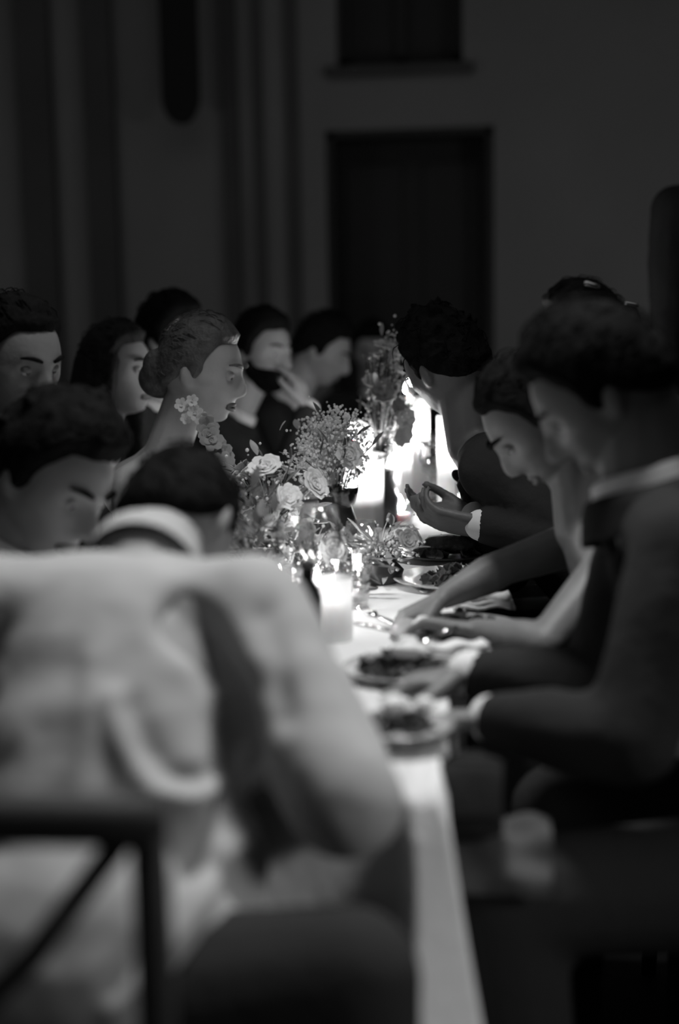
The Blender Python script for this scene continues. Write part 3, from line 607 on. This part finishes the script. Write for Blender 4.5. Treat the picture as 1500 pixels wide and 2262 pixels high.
# ---------------------------------------------------------------- candles
def candle(px, py, kind, label, h=.07, r=.03, power=.5, pos=None, lift=0, fl=1.0):
    p = V(pos) if pos else TP(px, py); o = empty('candle' if kind != 'taper' else 'taper_candle', (p.x, p.y, TOP)); tag(o, label, 'candle', 'lit candles down the table')
    fz = h
    if kind == 'votive':
        link('glass_cup', MB().lathe([(r*.8, 0), (r, .004), (r*1.08, h), (r*1.02, h), (r*.92, .010), (.001, .009)], n=24, cap=True).mesh('cup'), M['glass'], o)
        link('wax', MB().lathe([(r*.86, .011), (r*.9, h*.5), (r*.3, h*.5), (.003, h*.48)], n=20).mesh('wax'), M['wax'], o); fz = h*.5
    elif kind == 'pillar':
        link('wax', MB().lathe([(r, 0), (r, h*.96), (r*.9, h), (r*.5, h-.004), (.003, h-.006)], n=24).mesh('wax'), M['wax'], o)
        link('glass_cylinder', MB().lathe([(r*1.55, 0), (r*1.6, h*1.7), (r*1.52, h*1.7), (r*1.48, .004)], n=28, cap=False).mesh('hurricane'), M['frost'], o)
    else:
        link('candlestick', MB().lathe([(.042, 0), (.042, .006), (.012, .014), (.008, .05), (.014, .07), (.008, .09), (.009, lift-.02), (.018, lift-.008), (.018, lift), (.011, lift)], n=20).mesh('stick'), M['steel'], o)
        link('wax', MB().lathe([(r, lift-.015), (r*.9, lift+h), (.003, lift+h+.003)], n=14).mesh('wax'), M['wax'], o); fz = lift+h
    link('wick', MB().cap((0, 0, fz-.002), .001, (0, 0, fz+.008), .001, 6).mesh('wick'), M['wick'], o)
    link('candle_flame', MB().lathe([(.001, fz+.004), (.0045*fl, fz+.010), (.0062*fl, fz+.018), (.0045*fl, fz+.028), (.002*fl, fz+.038), (.0004, fz+.045)], n=12).mesh('flame'), M['flame' if power > .05 else 'glow'], o)
    l = bpy.data.lights.new('flame_light', 'POINT'); l.energy = power; l.shadow_soft_size = .012
    lo = bpy.data.objects.new('flame_light', l); COL.objects.link(lo); lo.parent = o; lo.location = (0, 0, fz+.05); return o
candle(838, 1150, 'pillar', 'tall thick candle in the middle of the brightest cluster', .13, .036, 2.2, fl=2.4)
candle(798, 1168, 'pillar', 'thick candle standing low left in the bright cluster', .10, .036, 1.2, fl=2)
candle(868, 1128, 'pillar', 'thick candle behind the brightest one', .14, .034, 1.0, fl=2)
candle(915, 1110, 'pillar', 'slimmer thick candle right of the bright cluster', .17, .028, .8, fl=2)
candle(1008, 1150, 'pillar', 'tall candle in a clear cylinder in front of the cupped hands', .155, .030, 1.0, fl=3.2)
candle(730, 1222, 'pillar', 'small glowing candle in a frosted glass left of the bright cluster', .055, .020, .6, fl=1.8)
candle(885, 1160, 'votive', 'votive glass glowing at the right foot of the bright cluster', .06, .030, .5, fl=2)
candle(782, 1140, 'taper', 'thin candle on a metal stick left of the bright cluster', .10, .010, 1.2, lift=.10, fl=1.8)
candle(905, 1085, 'taper', 'tall thin candle rising above the bright cluster', .12, .010, .35, lift=.16, fl=2.2)
candle(748, 1300, 'votive', 'votive glass with a bright flame beside the tumbler', .07, .030, .25, fl=1.6)
candle(738, 1412, 'pillar', 'short white candle glowing in a frosted glass beside the dark bottle', .06, .020, .01, fl=.42)
candle(652, 1385, 'votive', 'votive glass nearest to the white-shirted shoulder', .075, .024, .14, fl=1.5)
candle(622, 1352, 'votive', 'small votive glass at the left of the near cluster', .085, .024, .14, fl=1.6)
candle(702, 1345, 'votive', 'votive glass behind the dark bottle', .07, .026, .10, fl=1.2)
candle(840, 1075, 'votive', 'far votive glass behind the bright cluster', .07, .03, .4, fl=1.8)

# ---------------------------------------------------------------- glasses and bottles
def wine_glass(px, py, label, h=.20, r=.038, fill=None, cat='glass'):
    p = TP(px, py); o = empty('wine_glass', (p.x, p.y, TOP)); tag(o, label, cat, 'wine glasses on the white cloth'); b = h*.48
    link('foot', MB().lathe([(r*.9, 0), (r*.9, .002), (.006, .008), (.004, .02), (.004, b-.01), (.010, b)], n=22).mesh('foot'), M['glass'], o)
    pr = [(.004, b), (r*.7, b+h*.08), (r, b+h*.22), (r*.98, b+h*.34), (r*.82, h), (r*.80, h), (r*.95, b+h*.34), (r*.96, b+h*.22), (r*.67, b+h*.09), (.003, b+.006)]
    link('bowl', MB().lathe(pr, n=26, cap=False).mesh('bowl'), M['glass'], o)
    if fill: link('wine', MB().lathe([(.003, b+.007), (r*.66, b+h*.095), (r*.94, b+h*.22), (r*.93, b+h*.25), (.002, b+h*.25)], n=22).mesh('wine'), M[fill], o)
    return o
def tumbler(px, py, label, h=.09, r=.036, cut=True):
    p = TP(px, py); o = empty('tumbler', (p.x, p.y, TOP)); tag(o, label, 'glass', 'cut tumblers on the white cloth'); n = 24; mb = MB()
    prof = [(r*.8, 0), (r*.85, .006), (r*.95, h*.3), (r*.9, h*.36), (r, h*.5), (r*.94, h*.56), (r*1.04, h*.75), (r*1.05, h), (r*.98, h), (r*.85, .012), (.002, .010)]
    mb.lathe(prof, n=n); link('glass_body', mb.mesh('tumbler'), M['glass'], o, smooth=False)
    link('water', MB().lathe([(r*.7, .012), (r*.86, h*.55), (.002, h*.55)], n=20).mesh('water'), M['glass'], o); return o
tumbler(775, 1340, 'cut-glass tumbler on the cloth in front of the near candles')
tumbler(1040, 1165, 'sparkling cut-glass tumbler at the tip of the cupped hands', .11)
tumbler(700, 1240, 'cut-glass tumbler under the low greenery', .08)
tumbler(930, 1075, 'cut-glass tumbler behind the tall candles', .09)
wine_glass(1062, 1215, 'wine glass catching light in front of the dark jacket', .24, .036)
wine_glass(655, 1400, 'wine glass beside the white-shirted shoulder', .19, .036)
wine_glass(710, 1375, 'wine glass between the near candle and the dark bottle', .20, .038)
wine_glass(955, 1140, 'wine glass right of the bright candle cluster', .21, .036, 'wine')
wine_glass(760, 1225, 'wine glass with dark wine under the flowers', .20, .036, 'wine')
wine_glass(800, 1300, 'short wine glass on the cloth right of the cut tumbler', .13, .034)
def bottle(px, py, label, h, r):
    p = TP(px, py); o = empty('bottle', (p.x, p.y, TOP)); tag(o, label, 'bottle')
    link('glass_body', MB().lathe([(r, 0), (r, h*.58), (r*.85, h*.68), (r*.38, h*.78), (r*.34, h*.93), (.001, h*.93)], n=24).mesh('bottle'), M['dglass'], o)
    link('stopper', MB().lathe([(r*.40, h*.92), (r*.46, h*.94), (r*.5, h*.98), (r*.3, h), (.001, h)], n=18).mesh('stopper'), M['chair'], o)
bottle(682, 1425, 'small dark bottle with a round stopper in the near cluster', .135, .022)
# dark candle stand with a wide top between the glasses
p = TP(975, 1135); o = empty('candle_stand', (p.x, p.y, TOP)); tag(o, 'dark stand with a wide top plate beside the tall glass cylinder', 'stand')
link('column', MB().lathe([(.035, 0), (.035, .008), (.014, .02), (.013, .16), (.02, .175)], n=20).mesh('column'), M['chair'], o)
link('top_plate', MB().lathe([(.02, .172), (.055, .178), (.058, .186), (.05, .184), (.001, .182)], n=28).mesh('top_plate'), M['chair'], o)

# ---------------------------------------------------------------- plates, food, cutlery
def plate(px, py, r, label, m='plate', pos=None, lip=.012):
    p = V(pos) if pos else TP(px, py); o = link('plate', MB().lathe([(r*.55, 0), (r*.6, .002), (r*.97, lip), (r, lip+.002), (r*.98, lip+.004), (r*.62, .006), (.002, .005)], n=40).mesh('plate'), M[m], loc=(p.x, p.y, TOP))
    tag(o, label, 'plate', 'plates along the right side of the table'); return p
def crumple(mb, c, r, rnd):
    ax = V((rnd.uniform(-1, 1), rnd.uniform(-1, 1), rnd.uniform(.2, 1))).normalized(); u = ax.orthogonal().normalized(); w_ = ax.cross(u); n = 9
    ring = [c+(u*math.cos(2*math.pi*i/n)+w_*math.sin(2*math.pi*i/n))*r*rnd.uniform(.7, 1.15)+ax*r*rnd.uniform(-.3, .4) for i in range(n)]
    mb.raw([c-ax*r*.2]+ring+[c-ax*r*.2-ax*.002]+[q-ax*.002 for q in ring], [(0, 1+i, 1+(i+1) % n) for i in range(n)]+[(n+1, n+2+(i+1) % n, n+2+i) for i in range(n)]+[(1+i, n+2+i, n+2+(i+1) % n, 1+(i+1) % n) for i in range(n)])
def salad(p, r, hgt, label, seed):
    rnd = random.Random(seed); mb = MB()
    for i in range(46):
        a, q = rnd.uniform(0, 6.28), r*math.sqrt(rnd.random()); z = .012+hgt*(1-q/r)*rnd.uniform(.2, 1)
        crumple(mb, V((q*math.cos(a), q*math.sin(a), z)), rnd.uniform(.010, .017), rnd)
    o = link('salad', mb.mesh('salad'), M['salad'], loc=(p.x, p.y, TOP+.001), smooth=False); tag(o, label, 'salad', kind='stuff')
def lump(p, off, r, label, m='cheese', cat='food', g_='pale pieces of food on the near plates'):
    sv, sf = ICO3; d = np.array([noise.noise(V(q)*1.7+V(off)*40) for q in sv]); vs = sv*(1+.25*d)[:, None]*np.array(r)
    o = link('food_piece', MB().raw(vs, sf).mesh('food_piece'), M[m], loc=(p.x+off[0], p.y+off[1], TOP+off[2])); tag(o, label, cat, g_)
ICO3 = ico(3)
p1 = plate(888, 1492, .088, 'plate piled with dark salad under the suited man\'s cuffed hand')
salad(p1, .062, .030, 'dark salad heaped on the farther of the two near plates', 1)
lump(p1, (.012, -.012, .040), (.026, .018, .012), 'large pale slice on the farther near plate'); lump(p1, (.005, .055, .036), (.017, .013, .010), 'small pale piece at the back of the farther near plate')
lump(p1, (-.045, .02, .024), (.012, .012, .009), 'pale crumb at the left of the farther near plate')
p2 = plate(885, 1638, .072, 'dark rimmed plate of food nearest to the table end', 'dplate', lip=.016)
p2b = link('plate', MB().lathe([(.03, .0), (.035, .002), (.064, .010), (.066, .013), (.04, .008), (.001, .007)], n=36).mesh('plate'), M['plate'], loc=(p2.x, p2.y, TOP+.010)); tag(p2b, 'small white plate set on the dark rimmed plate', 'plate', 'plates along the right side of the table')
salad(V((p2.x, p2.y, 0)), .046, .026, 'dark salad heaped on the plate nearest to the table end', 2)
lump(p2, (-.008, .0, .046), (.016, .014, .013), 'pale round piece on the nearest plate'); lump(p2, (.030, .008, .044), (.012, .010, .010), 'smaller pale piece by the fingers on the nearest plate')
p3 = plate(1010, 1405, .11, 'white plate in front of the bare-armed woman'); salad(p3, .06, .028, 'dark leaves on the bare-armed woman\'s plate', 3)
lump(p3, (-.055, -.01, .022), (.016, .014, .012), 'pale piece at the left rim of the bare-armed woman\'s plate')
p4 = plate(1005, 1290, .12, 'plate behind the bare forearm'); salad(p4, .06, .022, 'dark food on the plate behind the bare forearm', 4)
p5 = plate(985, 1228, .13, 'dark plate below the cupped hands', 'dplate'); salad(p5, .07, .03, 'dark food on the dark plate below the cupped hands', 5)
lump(p5, (.01, -.02, .03), (.06, .04, .02), 'dark roast portion on the dark plate', 'food', 'food', 'roast portions on the far plates')
p6 = plate(1050, 1335, .09, 'small bright plate under the bare forearm', pos=(.02, 2.58, 0)) if False else None
for px, py, lb in ((-.60, 2.55, 'plate across the table beside the flowers'), (-.62, 3.1, 'plate in front of the blonde woman'), (-.60, 3.98, 'plate in front of the man with the visible forehead'), (-.60, 4.4, 'plate in front of the bearded man'), (-.22, 4.0, 'plate far down the right side of the table'), (-.22, 4.8, 'farthest plate on the right side of the table')):
    plate(0, 0, .12, lb, pos=(px, py, 0))
def cutlery(kind, a, b, label, z=0):
    a, b = TP(*a), TP(*b); d = (b-a); L = d.length; o = empty(kind, (a.x, a.y, TOP+z+.002)); o.rotation_euler = (0, 0, math.atan2(d.y, d.x)); tag(o, label, 'cutlery', 'cutlery on the white cloth')
    link('handle', MB().rings([[(x, -w_, 0), (x, w_, 0), (x, w_*.8, .003), (x, -w_*.8, .003)] for x, w_ in ((0, .006), (L*.1, .008), (L*.5, .004), (L*.62, .003))]).mesh('handle'), M['steel'], o)
    if kind == 'table_knife': link('blade', MB().rings([[(x, -w_, .0005), (x, .004, .0005), (x, .004, .0025), (x, -w_, .0015)] for x, w_ in ((L*.6, .005), (L*.75, .010), (L*.95, .009), (L, .001))]).mesh('blade'), M['steel'], o)
    else:
        mb = MB().rings([[(x, -w_, z_), (x, w_, z_), (x, w_, z_+.002), (x, -w_, z_+.002)] for x, w_, z_ in ((L*.6, .003, 0), (L*.7, .010, .001), (L*.78, .012, .003))])
        link('fork_head', mb.mesh('fork_head'), M['steel'], o)
        for k in range(4): link('tine', MB().tube([(L*.77, -.0095+.0063*k, .004), (L*.9, -.0095+.0063*k, .002), (L, -.009+.006*k, .007)], .0012, 5).mesh('tine'), M['steel'], o)
cutlery('table_knife', (900, 1403), (778, 1378), 'knife lying on the cloth left of the woman\'s hand')
cutlery('fork', (880, 1385), (800, 1352), 'fork lying behind the knife by the tumbler')
cutlery('fork', (940, 1312), (885, 1283), 'fork on the cloth behind the bare forearm')
cutlery('table_knife', (955, 1225), (895, 1207), 'thin knife by the dark plate under the cupped hands')
# knives held in the hands
def held(label, a, b, ya, yb):
    a, b = P(a[0], a[1], ya), P(b[0], b[1], yb); o = empty('table_knife', a); tag(o, label, 'cutlery'); d = b-a; n = d.cross(V((0, 0, 1))).normalized()*.007; u = V((0, 0, .0015))
    link('blade', MB().rings([[n*-k+d*t-u, n*k+d*t-u, n*k+d*t+u, n*-k+d*t+u] for t, k in ((.45, .6), (.6, 1.3), (.9, 1.3), (1, .2))]).mesh('blade'), M['steel'], o)
    link('handle', MB().tube([d*0, d*.25, d*.48], [.004, .005, .003], 8).mesh('handle'), M['steel'], o)
held('table knife in the suited man\'s cuffed hand', (985, 1500), (905, 1548), 1.93, 1.88)
held('table knife in the bare-armed woman\'s hand', (1010, 1385), (925, 1420), 2.18, 2.12)
# folded napkins on the table (pale strips by the hands)
def napkin(c, rz, dims, label):
    o = empty('napkin', c); o.rotation_euler = (0, 0, rz); tag(o, label, 'napkin', 'white napkins by the plates')
    for k in range(3):
        mb = MB(); n = 10; x0 = dims[0]*(1-.06*k)/2
        R = []
        for i in range(n+1):
            x = -x0+2*x0*i/n; zz = .004+.007*k+.003*math.sin(i*1.1+k); y0 = dims[1]*(1-.1*k)/2; R.append([(x, -y0, zz-.003), (x, y0, zz-.003), (x, y0, zz+.003), (x, -y0, zz+.003)])
        mb.rings(R); link('fold', mb.mesh('fold'), M['cloth'], o)
q = TP(1060, 1338); napkin((q.x+.005, q.y, TOP), .1, (.11, .07), 'folded white napkin lying behind the bare-armed woman\'s hands')
q = TP(1010, 1440, TOP+.02); napkin((q.x, q.y, TOP+.012), .35, (.10, .045), 'folded white napkin beside the cuffed hand')

# ---------------------------------------------------------------- flowers
def leaf_mesh(L, W):
    n = 6; vs = []
    for i in range(n+1):
        t = i/n; w_ = W*math.sin(math.pi*min(1, t*.96+.03))**.8; vs += [(-w_, L*t, .15*L*t*t*-1+.1*w_), (0, L*t, -.15*L*t*t), (w_, L*t, -.15*L*t*t+.1*w_)]
    m_ = len(vs); vs += [(x, y, z-.001) for x, y, z in vs]; fs = []
    for i in range(n):
        for j in (0, 1):
            a = i*3+j; fs += [(a, a+1, a+4, a+3), (m_+a+3, m_+a+4, m_+a+1, m_+a)]
        fs += [(i*3, i*3+3, m_+i*3+3, m_+i*3), (i*3+2, m_+i*3+2, m_+i*3+5, i*3+5)]
    mb = MB(); mb.raw(vs, fs); return mb.mesh('leaf')
LM = {}
def leaf(parent, base_loc, loc, d, up, L, W, m):
    key = (round(L, 2), round(W, 3), m)
    if key not in LM: LM[key] = leaf_mesh(L, W); LM[key].materials.append(M[m])
    o = bpy.data.objects.new('leaf', LM[key]); COL.objects.link(o); o.parent = parent
    o.matrix_local = Matrix.Translation(V(loc)-V(base_loc)) @ frame(d, up).to_4x4()
BL = []
def bloom_proto(r, seed, m):
    mb = MB(); bloom_mb(mb, (0, 0, 0), r, (0, 0, 1), 4, random.Random(seed)); me = mb.mesh('bloom'); me.materials.append(M[m]); return me
BL = [bloom_proto(.034, 1, 'petal'), bloom_proto(.028, 2, 'petal'), bloom_proto(.030, 3, 'petal2'), bloom_proto(.022, 4, 'petal2')]
def arrangement(px, py, y, label, blooms, leaves, breath, spread, seed, vh=.12, tall=0, leafm=('leaf', 'leaf2'), up_to=None):
    rnd = random.Random(seed); c = P(px, py, y); o = empty('flower_arrangement', (c.x, c.y, TOP)); B = V((c.x, c.y, TOP)); tag(o, label, 'flowers', 'flowers down the middle of the table')
    link('vase', MB().lathe([(.035, 0), (.045, .01), (.05, vh*.5), (.034, vh*.85), (.04, vh), (.036, vh), (.03, vh*.85), (.044, vh*.5), (.002, .012)], n=24).mesh('vase'), M['dplate'], o)
    mouth_ = B+V((0, 0, vh)); C = V((c.x, c.y, c.z))
    lobes = [V((0, 0, 0))]+[V([rnd.uniform(-.75, .75) for _ in range(3)]) for _ in range(5)]
    def rp():
        if rnd.random() < .7:
            l_ = lobes[rnd.randrange(6)]; q = l_+V([rnd.gauss(0, .27) for _ in range(3)]); return C+V((q.x*spread[0], q.y*spread[1], q.z*spread[2]))+V((tall*(max(-1, min(1.2, q.z))+1)*.5, 0, 0))
        while True:
            q = V([rnd.uniform(-1, 1) for _ in range(3)])
            if q.length < 1: return C+V((q.x*spread[0], q.y*spread[1], q.z*spread[2]))+ (V((tall*(q.z+1)*.5, 0, 0)))
    st = MB()
    for i in range(blooms):
        q = rp(); me = BL[rnd.randrange(4)]; b = bpy.data.objects.new('bloom', me); COL.objects.link(b); b.parent = o
        d = (q-C); d.z *= .7; d = d+V((0, -.02, .03)); b.matrix_local = Matrix.Translation(q-B) @ d.to_track_quat('Z', 'Y').to_matrix().to_4x4()
        st.tube([mouth_-B-V((0, 0, .05)), (mouth_-B).lerp(q-B, .5)+V((0, 0, .015)), q-B], .0018, 5)
    for i in range(leaves):
        q = rp(); d = (q-mouth_)+V([rnd.uniform(-.08, .08) for _ in range(3)]); leaf(o, B, q, d, (rnd.uniform(-.5, .5), rnd.uniform(-.5, .5), 1), rnd.choice((.022, .030, .040)), rnd.choice((.006, .008)), rnd.choice(leafm))
        if i % 3 == 0: st.tube([mouth_-B-V((0, 0, .05)), (mouth_-B).lerp(q-B, .5)+V((0, 0, .01)), q-B], .0013, 5)
    link('stem', st.mesh('stems'), M['stem'], o)['kind'] = 'stuff'
    if breath:
        fb_ = MB(); sv, sf = ICO1
        for i in range(breath):
            q = rp()-B; r = rnd.uniform(.0022, .0042); fb_.raw([V(v)*r+q for v in sv], sf)
            if i % 6 == 0: fb_.tube([(mouth_-B), (mouth_-B).lerp(q, .6)+V((0, 0, .01)), q], .0006, 3)
        k_ = link('tiny_blossom', fb_.mesh('blossoms'), M['petal'], o, smooth=False); k_['kind'] = 'stuff'
    return o
ICO1 = ico(1)
arrangement(600, 1105, 2.70, 'loose bunch of roses beside the dark head of the white-shirted man', 24, 60, 160, (.10, .08, .085), 11, vh=.10)
arrangement(738, 985, 3.05, 'airy cloud of tiny white blossoms left of the bright candles', 3, 40, 1600, (.085, .08, .095), 12, vh=.13)
arrangement(835, 875, 3.45, 'tallest trailing spray of flowers rising behind the candles', 22, 90, 500, (.06, .06, .17), 13, vh=.14, tall=.06)
arrangement(690, 1215, 2.60, 'low dark greenery spilling in front of the candles', 8, 110, 160, (.12, .08, .055), 14, vh=.06)
arrangement(835, 1205, 2.72, 'sparse pale greenery at the foot of the bright candles', 3, 46, 160, (.06, .07, .05), 15, vh=.05, leafm=('leaf2', 'leaf2'))
arrangement(560, 1190, 2.35, 'shadowed greenery behind the white-shirted man\'s head', 2, 70, 0, (.07, .08, .09), 16, vh=.07, leafm=('leaf', 'leaf'))

# ---------------------------------------------------------------- napkin over the suited man's knee
def drape():
    mb = MB(); nu, nv = 30, 26; c = V((.0, 1.68, .56)); rows = []
    for j in range(nv+1):
        v = j/nv; row = []
        for i in range(nu+1):
            u = -1+2*i/nu; ang = u*1.2; r = .087+.006*math.sin(v*9+u*5)+.004*math.sin(u*13)
            x = c.x-.065+.12*v; y = c.y+r*math.sin(ang)*1.02; z = c.z+.01+r*math.cos(ang)
            if abs(ang) > 1.25: z -= (abs(ang)-1.25)*.9
            row.append((x, y, z))
        rows.append(row)
    vs = [p for r in rows for p in r]; n = nu+1; fs = [(a*n+b, a*n+b+1, (a+1)*n+b+1, (a+1)*n+b) for a in range(nv) for b in range(nu)]
    m_ = len(vs); vs2 = vs+[(x, y, z-.003) for x, y, z in vs]; fs2 = fs+[tuple(m_+q for q in f[::-1]) for f in fs]
    return mb.raw(vs2, fs2), c
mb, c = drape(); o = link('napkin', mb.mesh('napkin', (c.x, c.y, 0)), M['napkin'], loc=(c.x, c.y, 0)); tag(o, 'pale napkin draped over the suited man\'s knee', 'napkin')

# black clutch bag on the suited man's lap
cb = empty('clutch_bag', (-.040, 1.645, .649)); tag(cb, 'black clutch bag standing on the suited man\'s lap beside the table edge', 'bag')
link('bag_body', MB().box((0, 0, .053), (.075, .05, .106), bev=.014).mesh('bag_body'), M['suit2'], cb)
link('flap', MB().box((0, -.026, .070), (.071, .008, .066), bev=.003).mesh('flap'), M['chair'], cb)
link('clasp', MB().ell((0, -.032, .058), (.006, .004, .006), n=10, h=6).mesh('clasp'), M['chair'], cb)
